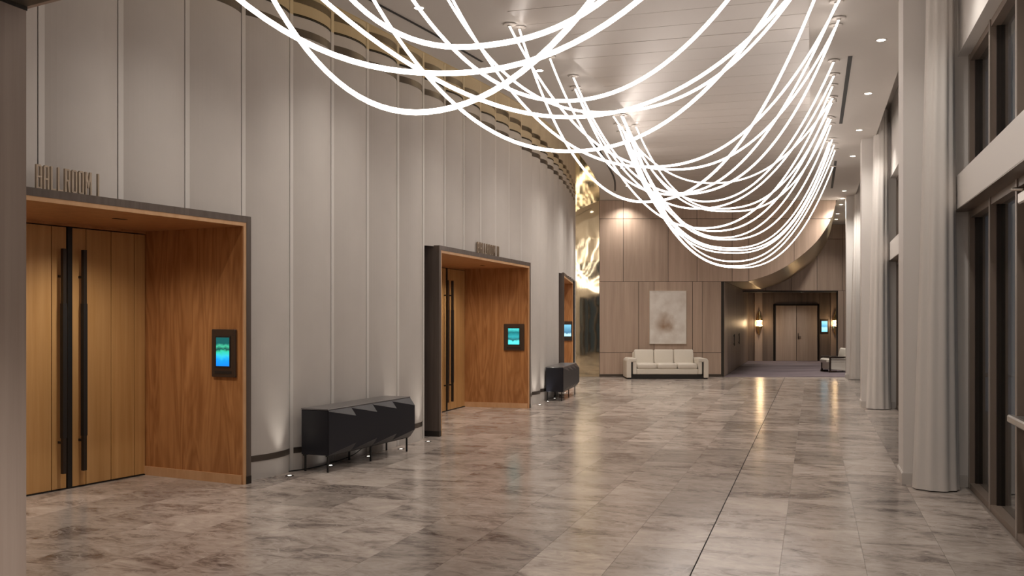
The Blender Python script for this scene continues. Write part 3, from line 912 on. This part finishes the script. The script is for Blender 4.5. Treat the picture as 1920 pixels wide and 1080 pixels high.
# ------------------------------------------------------------------ faceted consoles
def make_console(loc, th, label):
    """x along the wall (away from the camera), y towards the wall, origin at the near front foot"""
    r = empty('console_cabinet', (loc[0], loc[1], 0), math.pi / 2 - th)
    tag(r, label, 'cabinet', 'navy faceted consoles along the curved wall')
    Lc, Dc, z0, z1 = 1.98, .37, .20, .725
    MB().bbox(0, Lc, .0, Dc, z0, z1, .006).build('body', M['navy'], r)
    MB().bbox(-.004, Lc + .004, -.004, Dc + .004, z1, z1 + .016, .004).build('top', M['navytop_lit'], r)
    n = 4; w = Lc / n; p = .075; H = z1 - z0
    for i in range(n):
        x0 = i * w
        A, B, Cc, D = (0, -.001, H), (w, -.001, H), (0, -.001, 0), (w, -.001, 0)
        E, Fp = (w - .004, -p, H - .10), (w - .004, -p, .10)
        A2, C2 = (0, -.014, H - .012), (0, -.014, .012)
        m = MB(); m.v = [A, B, Cc, D, E, Fp, A2, C2]
        m.f = [(6, 7, 5, 4), (0, 6, 4, 1), (2, 3, 5, 7), (1, 4, 5, 3), (0, 2, 7, 6)]
        m.build('door', M['navy'], r, loc=(x0, 0, z0))
    MB().box(0, Lc, .02, .035, z0 - .015, z0).box(0, Lc, Dc - .035, Dc - .02, z0 - .015, z0).build('underframe', M['steel_black'], r)
    for x in (.03, Lc / 2, Lc - .05):
        for y in (.02, Dc - .04):
            MB().box(x, x + .018, y, y + .018, 0, z0 - .001).build('leg', M['steel_black'], r)
make_console((-2.13, 11.12), R(22.4), 'navy faceted console cabinet between the nearest and middle oak portals')
make_console((1.095, 20.71), R(12.3), 'navy faceted console cabinet before the farthest oak portal')
# trailing power lead behind the near console
wallside = spline([(*wall_pt(3, .92, .05), .009), (*wall_pt(4, .3, .13), .009), (*wall_pt(4, .8, .12), .012), (*wall_pt(5, .3, .13), .04), (*wall_pt(5, .6, .12), .09), (*wall_pt(5, .85, .10), .16)], 6)
o = MB().tube(wallside, .007, 6).build('power_lead', M['cable']); tag(o, 'thin black power lead trailing behind the near console', 'cable')

# ------------------------------------------------------------------ sofa, painting, armchair
def make_sofa():
    x0, x1 = at(1175, 700, 28.2)[0], at(1329, 700, 28.2)[0]
    W = x1 - x0; Dp = .95
    r = empty('sofa', ((x0 + x1) / 2, 28.22, 0), 0)
    tag(r, 'cream leather three seat sofa under the large painting', 'sofa')
    h = W / 2; aw = .33
    MB().bbox(-h + aw - .03, h - aw + .03, .03, Dp - .02, .135, .30, .02).build('seat_base', M['leather'], r)
    MB().box(-h + .04, h - .04, .05, Dp - .04, .02, .135).box(-h + .03, h - .03, .02, .06, .0, .03).build('plinth', M['dark'], r)
    sw = (2 * (h - aw) + .04) / 3
    for i in range(3):
        xa = -h + aw - .02 + i * sw
        o = MB().box(xa + .006, xa + sw - .006, .02, .70, .295, .455).build('seat_cushion', M['leather'], r, smooth=True)
        b = o.modifiers.new('bevel', 'BEVEL'); b.width = .05; b.segments = 4
        MX = Matrix.Translation((0, .66, .44)) @ Matrix.Rotation(R(-10), 4, 'X')
        o = MB().box(xa + .004, xa + sw - .004, 0, .20, -.02, .42, MX).build('back_cushion', M['leather'], r, smooth=True)
        b = o.modifiers.new('bevel', 'BEVEL'); b.width = .045; b.segments = 4
    MB().bbox(-h + aw - .05, h - aw + .05, .84, Dp, .15, .78, .04).build('back_frame', M['leather'], r)
    for s in (-1, 1):
        xa, xb = (-h, -h + .14) if s < 0 else (h - .14, h)
        # outer drop panel, rounded over the top, and inner arm with the dark slot between
        prof_ = []
        for i in range(9):
            an = math.pi / 2 * i / 8
            prof_.append((-.10 + .0 + .10 - .10 * math.cos(an) * 1.0 - 0.0, .50 + .11 * math.sin(an)))
        o = MB()
        poly = [(0, .035)] + [(.10 - .10 * math.cos(math.pi/2*i/8), .50 + .11 * math.sin(math.pi/2*i/8)) for i in range(9)] + [(.30, .605), (.30, .50), (.14, .50), (.14, .035)]
        if s < 0: pl = [(-h + x, z) for x, z in poly]
        else: pl = [(h - x, z) for x, z in poly][::-1]
        o = MB().prism_y(pl, 0, Dp - .04).build('arm', M['leather'], r, bevel=.02)
        xi0, xi1 = sorted((s * (h - .19), s * (h - .30)))
        MB().box(xi0, xi1, .012, Dp - .06, .14, .51).build('arm_inner', M['leather'], r, bevel=.015)
        xs0, xs1 = sorted((s * (h - .14), s * (h - .19)))
        MB().box(xs0, xs1, .05, Dp - .1, .10, .50).build('arm_slot', M['dark'], r)
make_sofa()
def make_painting():
    x0, _, z1 = at(1218, 545, 29.3); x1, _, z0 = at(1287, 645, 29.3)
    cx, cz = (x0 + x1) / 2, (z0 + z1) / 2
    r = empty('painting', (cx, YB - .002, cz))
    tag(r, 'large pale abstract painting with a brown stain above the sofa', 'painting')
    hw, hh = (x1 - x0) / 2, (z1 - z0) / 2
    m, nt, p = new_mat('painting_canvas')
    tc = N(nt, 'ShaderNodeTexCoord')
    n = N(nt, 'ShaderNodeTexNoise'); n.inputs['Scale'].default_value = 3.2; n.inputs['Detail'].default_value = 7
    nt.links.new(tc.outputs['Object'], n.inputs['Vector'])
    sub = N(nt, 'ShaderNodeVectorMath', operation='SUBTRACT'); sub.inputs[1].default_value = (-.10, 0, -.22)
    nt.links.new(tc.outputs['Object'], sub.inputs[0])
    wob = N(nt, 'ShaderNodeVectorMath', operation='MULTIPLY_ADD'); wob.inputs[1].default_value = (.5, .0, .5); 
    nt.links.new(n.outputs['Color'], wob.inputs[0]); nt.links.new(sub.outputs[0], wob.inputs[2])
    sh = N(nt, 'ShaderNodeVectorMath', operation='SUBTRACT'); sh.inputs[1].default_value = (.25, 0, .25)
    nt.links.new(wob.outputs[0], sh.inputs[0])
    ln = N(nt, 'ShaderNodeVectorMath', operation='LENGTH'); nt.links.new(sh.outputs[0], ln.inputs[0])
    mr = N(nt, 'ShaderNodeMapRange'); mr.inputs['From Min'].default_value = .02; mr.inputs['From Max'].default_value = .40; mr.inputs['To Min'].default_value = .95; mr.inputs['To Max'].default_value = 0
    nt.links.new(ln.outputs['Value'], mr.inputs['Value'])
    base = N(nt, 'ShaderNodeValToRGB')
    base.color_ramp.elements[0].position = .35; base.color_ramp.elements[0].color = (.74, .68, .62, 1)
    base.color_ramp.elements[1].position = .6; base.color_ramp.elements[1].color = (.86, .82, .77, 1)
    nt.links.new(n.outputs['Fac'], base.inputs['Fac'])
    mx = N(nt, 'ShaderNodeMix', data_type='RGBA'); mx.inputs[7].default_value = (.32, .18, .085, 1)
    nt.links.new(mr.outputs[0], mx.inputs[0]); nt.links.new(base.outputs['Color'], mx.inputs[6])
    nt.links.new(mx.outputs[2], p.inputs['Base Color']); p.inputs['Roughness'].default_value = .7
    MB().box(-hw + .012, hw - .012, -.045, 0, -hh + .012, hh - .012).build('canvas', m, r)
    MB().box(-hw, -hw + .012, -.05, 0, -hh, hh).box(hw - .012, hw, -.05, 0, -hh, hh).box(-hw + .012, hw - .012, -.05, 0, -hh, -hh + .012).box(-hw + .012, hw - .012, -.05, 0, hh - .012, hh).build('frame', M['leather'], r)
make_painting()
def make_armchair():
    """faces -x (towards the corridor centre)"""
    x, y, _ = at(1551, 697, 31.6)
    r = empty('armchair', (x, y - .05, 0), R(3))
    tag(r, 'cream leather armchair with dark wooden arms beside the farthest column', 'armchair')
    Dp, Wd = .86, .78
    MB().bbox(.0, Dp - .1, .06, Wd - .06, .30, .46, .05).build('seat_cushion', M['leather'], r)
    m = MB().prism_y([(.08, .10), (.74, .04), (.80, .46), (.08, .46)], .07, Wd - .07).build('body', M['leather'], r, bevel=.02)
    MX = Matrix.Translation((.66, 0, .42)) @ Matrix.Rotation(R(14), 4, 'Y')
    o = MB().box(-.08, .10, .08, Wd - .08, 0, .38, MX).build('back_cushion', M['leather'], r, smooth=True)
    b = o.modifiers.new('bevel', 'BEVEL'); b.width = .06; b.segments = 4
    for yy in (.0, Wd - .06):
        MB().bbox(.05, Dp, yy, yy + .06, .485, .525, .008).build('arm', M['walnut'], r)
        MB().box(.07, .115, yy, yy + .06, .06, .49).build('leg', M['walnut'], r)
        MB().box(Dp - .07, Dp - .025, yy, yy + .06, 0.0, .49).build('leg', M['walnut'], r)
        MB().box(.05, .30, yy, yy + .06, .0, .065).build('foot', M['walnut'], r)
make_armchair()

# ------------------------------------------------------------------ sconces and screen at the corridor end
def sconce(px, label):
    x = EX(px)
    r = empty('wall_sconce', (x, YE - .14, EZ(606)))
    tag(r, label, 'wall lamp', 'brass sconces by the rear double door')
    MB().box(-.05, .05, .05, .10, -.42, .42).build('back_plate', M['brass'], r)
    for s in (1, -1):
        MB().lathe(0, 0, [(.02, s * .50), (.06, s * .34), (.12, s * .20), (.13, s * .13), (.10, s * .045)], 10).build('shade', M['brass'], r, smooth=False)
        MB().lathe(0, 0, [(.0, s * .16), (.115, s * .14), (.135, s * .10), (.09, s * .03), (.0, s * .02)], 12).build('glow_glass', M['sconce_glow'], r, smooth=True)
    ld = bpy.data.lights.new('sconce_light', 'POINT'); ld.energy = 5; ld.color = (1, .72, .42); ld.shadow_soft_size = .12
    lo_ = bpy.data.objects.new('sconce_light', ld); col.objects.link(lo_); lo_.parent = r; lo_.location = (0, -.2, 0)
sconce(1422, 'lit brass wall sconce left of the rear double door')
sconce(1565, 'lit brass wall sconce right of the rear double door')
r = empty('wall_screen', (EX(1545.5), YE - .03, EZ(612))); tag(r, 'small glowing blue wall screen right of the rear double door', 'screen')
MB().bbox(-.17, .17, 0, .03, -.30, .30, .006).build('housing', M['screen_frame'], r)
MB().box(-.12, .12, -.004, 0, -.22, .22).build('display', stops_z('screen_pale_blue', [(0, (.2, .7, 1)), (.45, (.45, .9, 1)), (.6, (.1, .4, .6)), (1, (.3, .8, 1))], 0.40, -.22, .22, .2), r)

# ------------------------------------------------------------------ hanging rope lights (left a, right a, sag, left q, right q, exponent)
STR = [
    (4.87, 3.31, 2.62, -3.67, 0.42, 2.11), (3.49, 5.06, 2.40, -3.86, 0.43, 2.20), (4.55, 4.04, 2.28, -3.24, 0.36, 2.38),
    (3.80, 8.54, 2.22, -3.87, 0.41, 1.95), (6.47, 6.35, 2.08, -3.46, 0.34, 2.09), (9.13, 8.61, 1.64, -3.73, 0.32, 2.33),
    (6.56, 7.12, 2.35, -3.74, 0.41, 2.17), (9.32, 11.07, 1.96, -3.71, 0.32, 2.24), (11.36, 9.02, 2.33, -3.47, 0.27, 2.24),
    (11.21, 12.44, 1.75, -3.55, 0.26, 2.25), (13.88, 11.50, 1.93, -3.40, 0.25, 2.05), (12.77, 12.15, 1.98, -3.46, 0.29, 2.42),
    (16.76, 16.45, 1.28, -3.38, 0.30, 2.24), (16.76, 14.13, 1.72, -3.24, 0.27, 2.18), (14.80, 14.93, 1.90, -3.57, 0.29, 2.21),
    (17.79, 16.81, 1.64, -3.16, 0.29, 2.44), (16.83, 18.16, 1.67, -3.22, 0.30, 2.60), (14.56, 15.61, 2.18, -3.54, 0.28, 2.22),
    (17.55, 16.66, 2.05, -3.45, 0.28, 2.26), (18.29, 18.07, 2.08, -3.40, 0.26, 2.19), (17.90, 18.72, 2.11, -3.36, 0.31, 2.45),
    (18.48, 20.53, 2.18, -3.48, 0.31, 2.52), (17.71, 20.25, 2.26, -3.41, 0.36, 2.60), (18.29, 21.33, 2.26, -3.54, 0.33, 2.55),
    (20.49, 20.88, 2.38, -3.59, 0.41, 2.36), (20.25, 21.59, 2.47, -3.66, 0.44, 2.29), (20.33, 23.97, 2.44, -3.73, 0.44, 2.40),
]
ORD = ['first', 'second', 'third', 'fourth', 'fifth', 'sixth', 'seventh', 'eighth', 'ninth', 'tenth', 'eleventh', 'twelfth', 'thirteenth', 'fourteenth']
STR.sort(key=lambda s: s[0] + s[1])
ZT = 5.38
for i, (aL, aR, sag, qL, qR, ex) in enumerate(STR):
    n = len(STR)
    if i < 14: lab = '%s glowing rope light from the camera end of the ceiling cluster' % ORD[i]
    else: lab = '%s glowing rope light from the far end of the ceiling cluster' % ORD[n - 1 - i]
    r = empty('rope_light', (*QA(qL, aL), ZC - .012), 0); tag(r, lab, 'hanging light', 'rope lights looped under the ceiling')
    o0 = Vector((*QA(qL, aL), ZC - .012))
    pts = []
    ns = 56
    for k in range(ns + 1):
        t = k / ns
        q = qL + (qR - qL) * t; a = aL + (aR - aL) * t
        z = ZT - .01 - sag * (1 - abs(2 * t - 1) ** ex)
        pts.append(Vector((*QA(q, a), z)) - o0)
    MB().tube(pts, .0128, 8).build('light_tube', M['tube'], r, smooth=True)
    for e_ in (0, -1):
        p_ = pts[e_]
        MB().cyl(p_.x, p_.y, -.006, .004, .075, .085, 20).cyl(p_.x, p_.y, -.022, -.006, .022, .03, 12).build('canopy', M['trimring'], r)

# ------------------------------------------------------------------ recessed downlights
def downlight(x, y, label, w=DOWN_W, z=ZC, group='recessed ceiling downlights', spread=130):
    r = empty('downlight', (x, y, z)); tag(r, label, 'downlight', group)
    MB().lathe(0, 0, [(.075, .0), (.075, -.006), (.055, -.004), (.052, .0)], 20).build('trim_ring', M['trimring'], r, smooth=False)
    MB().cyl(0, 0, -.0035, -.0015, .054, n=20).build('lens', M['lamp'], r)
    if w:
        ld = bpy.data.lights.new('downlight_lamp', 'SPOT'); ld.energy = w; ld.spot_size = R(spread); ld.spot_blend = 1.0; ld.color = (1, .93, .85); ld.shadow_soft_size = .06
        lo_ = bpy.data.objects.new('downlight_lamp', ld); col.objects.link(lo_); lo_.parent = r; lo_.location = (0, 0, -.03)
ra = [13.3, 16.4, 19.55, 22.65, 28.8, 30.6, 32.2]
for i, a in enumerate(ra):
    nm = ['nearest', 'second', 'third', 'fourth', 'fifth', 'sixth', 'seventh'][i]
    x, y = QA(.838, a)
    downlight(x, y, '%s lit downlight in the ceiling row beside the window columns' % nm, DOWN_W * (1.0 if a < 19 else 0.75 if a < 22 else 2.2))
for a in (35.0, 37.0):
    x, y = QA(.80, a)
    downlight(x, y, 'lit downlight over the rear corridor header' + (', nearer one' if a < 36 else ', farther one'), 70)
for a in (4.0, 7.1, 9.7):
    x, y = QA(.838, a)
    downlight(x, y, 'lit downlight of the window row above the picture, %s' % {4.0: 'behind the first', 7.1: 'between', 9.7: 'closest to view'}[a], DOWN_W * (.6 if a > 9 else 1))
LD = [(-2.0, 8.6), (-1.08, 11.15), (.40, 13.97), (1.30, 16.9), (2.02, 20.0), (2.66, 23.06), (3.16, 26.2), (3.44, 28.95)]
for i, (x, y) in enumerate(LD):
    nm = ['first', 'second', 'third', 'fourth', 'fifth', 'sixth', 'seventh', 'eighth'][i]
    downlight(x, y, '%s lit downlight along the brass ceiling ring' % nm, DOWN_W * (1, 1, 1, 1, 1.4, 2.0, 2.5, 1.0)[i])
for i, (x, y) in enumerate(((-.4, -.8), (1.6, .3), (-.55, 1.7))):  # unseen fill lamps, added to brighten the pier and the near floor
    downlight(x, y, 'unseen fill lamp added in the vestibule, %s the camera' % ['behind', 'beside', 'just ahead of'][i], 90, z=zS + .012, group='added vestibule fill lamps', spread=120)

for i, (x, y) in enumerate(((11.75, 38.9), (10.6, 38.2))):  # the lamp by the sconce is added to lift the dim corridor
    downlight(x, y, 'small corridor downlight %s' % ['in front of the rear double door', 'by the left rear sconce, added to brighten the corridor'][i], 22, z=zH, group='corridor downlights')

# linear slot diffusers
def slot(pts, w, label):
    m = MB()
    for (p, q) in zip(pts, pts[1:]):
        d = Vector((q[0] - p[0], q[1] - p[1])).normalized(); nrm = Vector((-d.y, d.x)) * w / 2
        m.quad((p[0] - nrm.x, p[1] - nrm.y, ZC - .003), (q[0] - nrm.x, q[1] - nrm.y, ZC - .003), (q[0] + nrm.x, q[1] + nrm.y, ZC - .003), (p[0] + nrm.x, p[1] + nrm.y, ZC - .003))
    o = empty('slot_diffuser', (pts[0][0], pts[0][1], ZC)); tag(o, label, 'air vent', 'linear slot diffusers in the ceiling')
    s = m.build('slot', M['slot'], o); s.location = (-pts[0][0], -pts[0][1], -ZC)
    f = MB()
    for sd in (-1, 1):
        for (p, q) in zip(pts, pts[1:]):
            d = Vector((q[0] - p[0], q[1] - p[1])).normalized(); nn = Vector((-d.y, d.x))
            a0, a1 = nn * (sd * w / 2), nn * (sd * (w / 2 + .012))
            f.quad((p[0] + a0.x, p[1] + a0.y, ZC - .005), (q[0] + a0.x, q[1] + a0.y, ZC - .005), (q[0] + a1.x, q[1] + a1.y, ZC - .005), (p[0] + a1.x, p[1] + a1.y, ZC - .005))
    t_ = f.build('flange', M['plaster'], o); t_.location = (-pts[0][0], -pts[0][1], -ZC)
slot([QA(.485, 13.98), QA(.485, 18.8)], .06, 'black slot diffuser nearest the camera on the window side')
slot([QA(.488, 23.2), QA(.488, 28.1)], .06, 'black slot diffuser farther along the window side')
slot(spline([(-2.3, 9.4), (-1.6, 10.87), (-1.0, 12.15), (-.413, 13.5)], 5), .05, 'black slot diffuser near the brass ring at the camera end')
slot(spline([(1.62, 19.6), (1.89, 20.7), (2.33, 23.0), (2.67, 25.0), (2.92, 27.2)], 5), .05, 'curved black slot diffuser by the far end of the brass ring')

# floor uplights grazing the curved wall
UP = [(543, 892), (620, 873), (691, 856), (752, 842), (803, 828), (1012, 759), (1027, 752.5), (1040, 747), (1060, 737)]
for i, (px, py) in enumerate(UP):
    Y = F * CAM_H / (py - HZ)
    x = (px - 960) / F * Y
    side_ = 'near' if i < 5 else 'far'
    nm = ['first', 'second', 'third', 'fourth', 'fifth'][i if i < 5 else i - 5]
    r = empty('floor_uplight', (x, Y, 0)); tag(r, '%s small floor uplight at the foot of the curved wall by the %s console' % (nm, side_), 'floor light', 'floor uplights along the curved wall')
    MB().lathe(0, 0, [(.05, 0), (.05, .004), (.024, .005), (.022, 0)], 18).build('trim_ring', M['bronze'], r)
    MB().cyl(0, 0, .0005, .003, .022, n=16).build('lens', M['uplamp'], r)
    ld = bpy.data.lights.new('uplight_lamp', 'SPOT'); ld.energy = 5; ld.spot_size = R(60); ld.spot_blend = .9; ld.color = (1, .92, .82); ld.shadow_soft_size = .03
    lo_ = bpy.data.objects.new('uplight_lamp', ld); col.objects.link(lo_); lo_.parent = r; lo_.location = (0, 0, .03); lo_.rotation_euler = (R(180), 0, 0)
print('tiles in view', N_TILE)
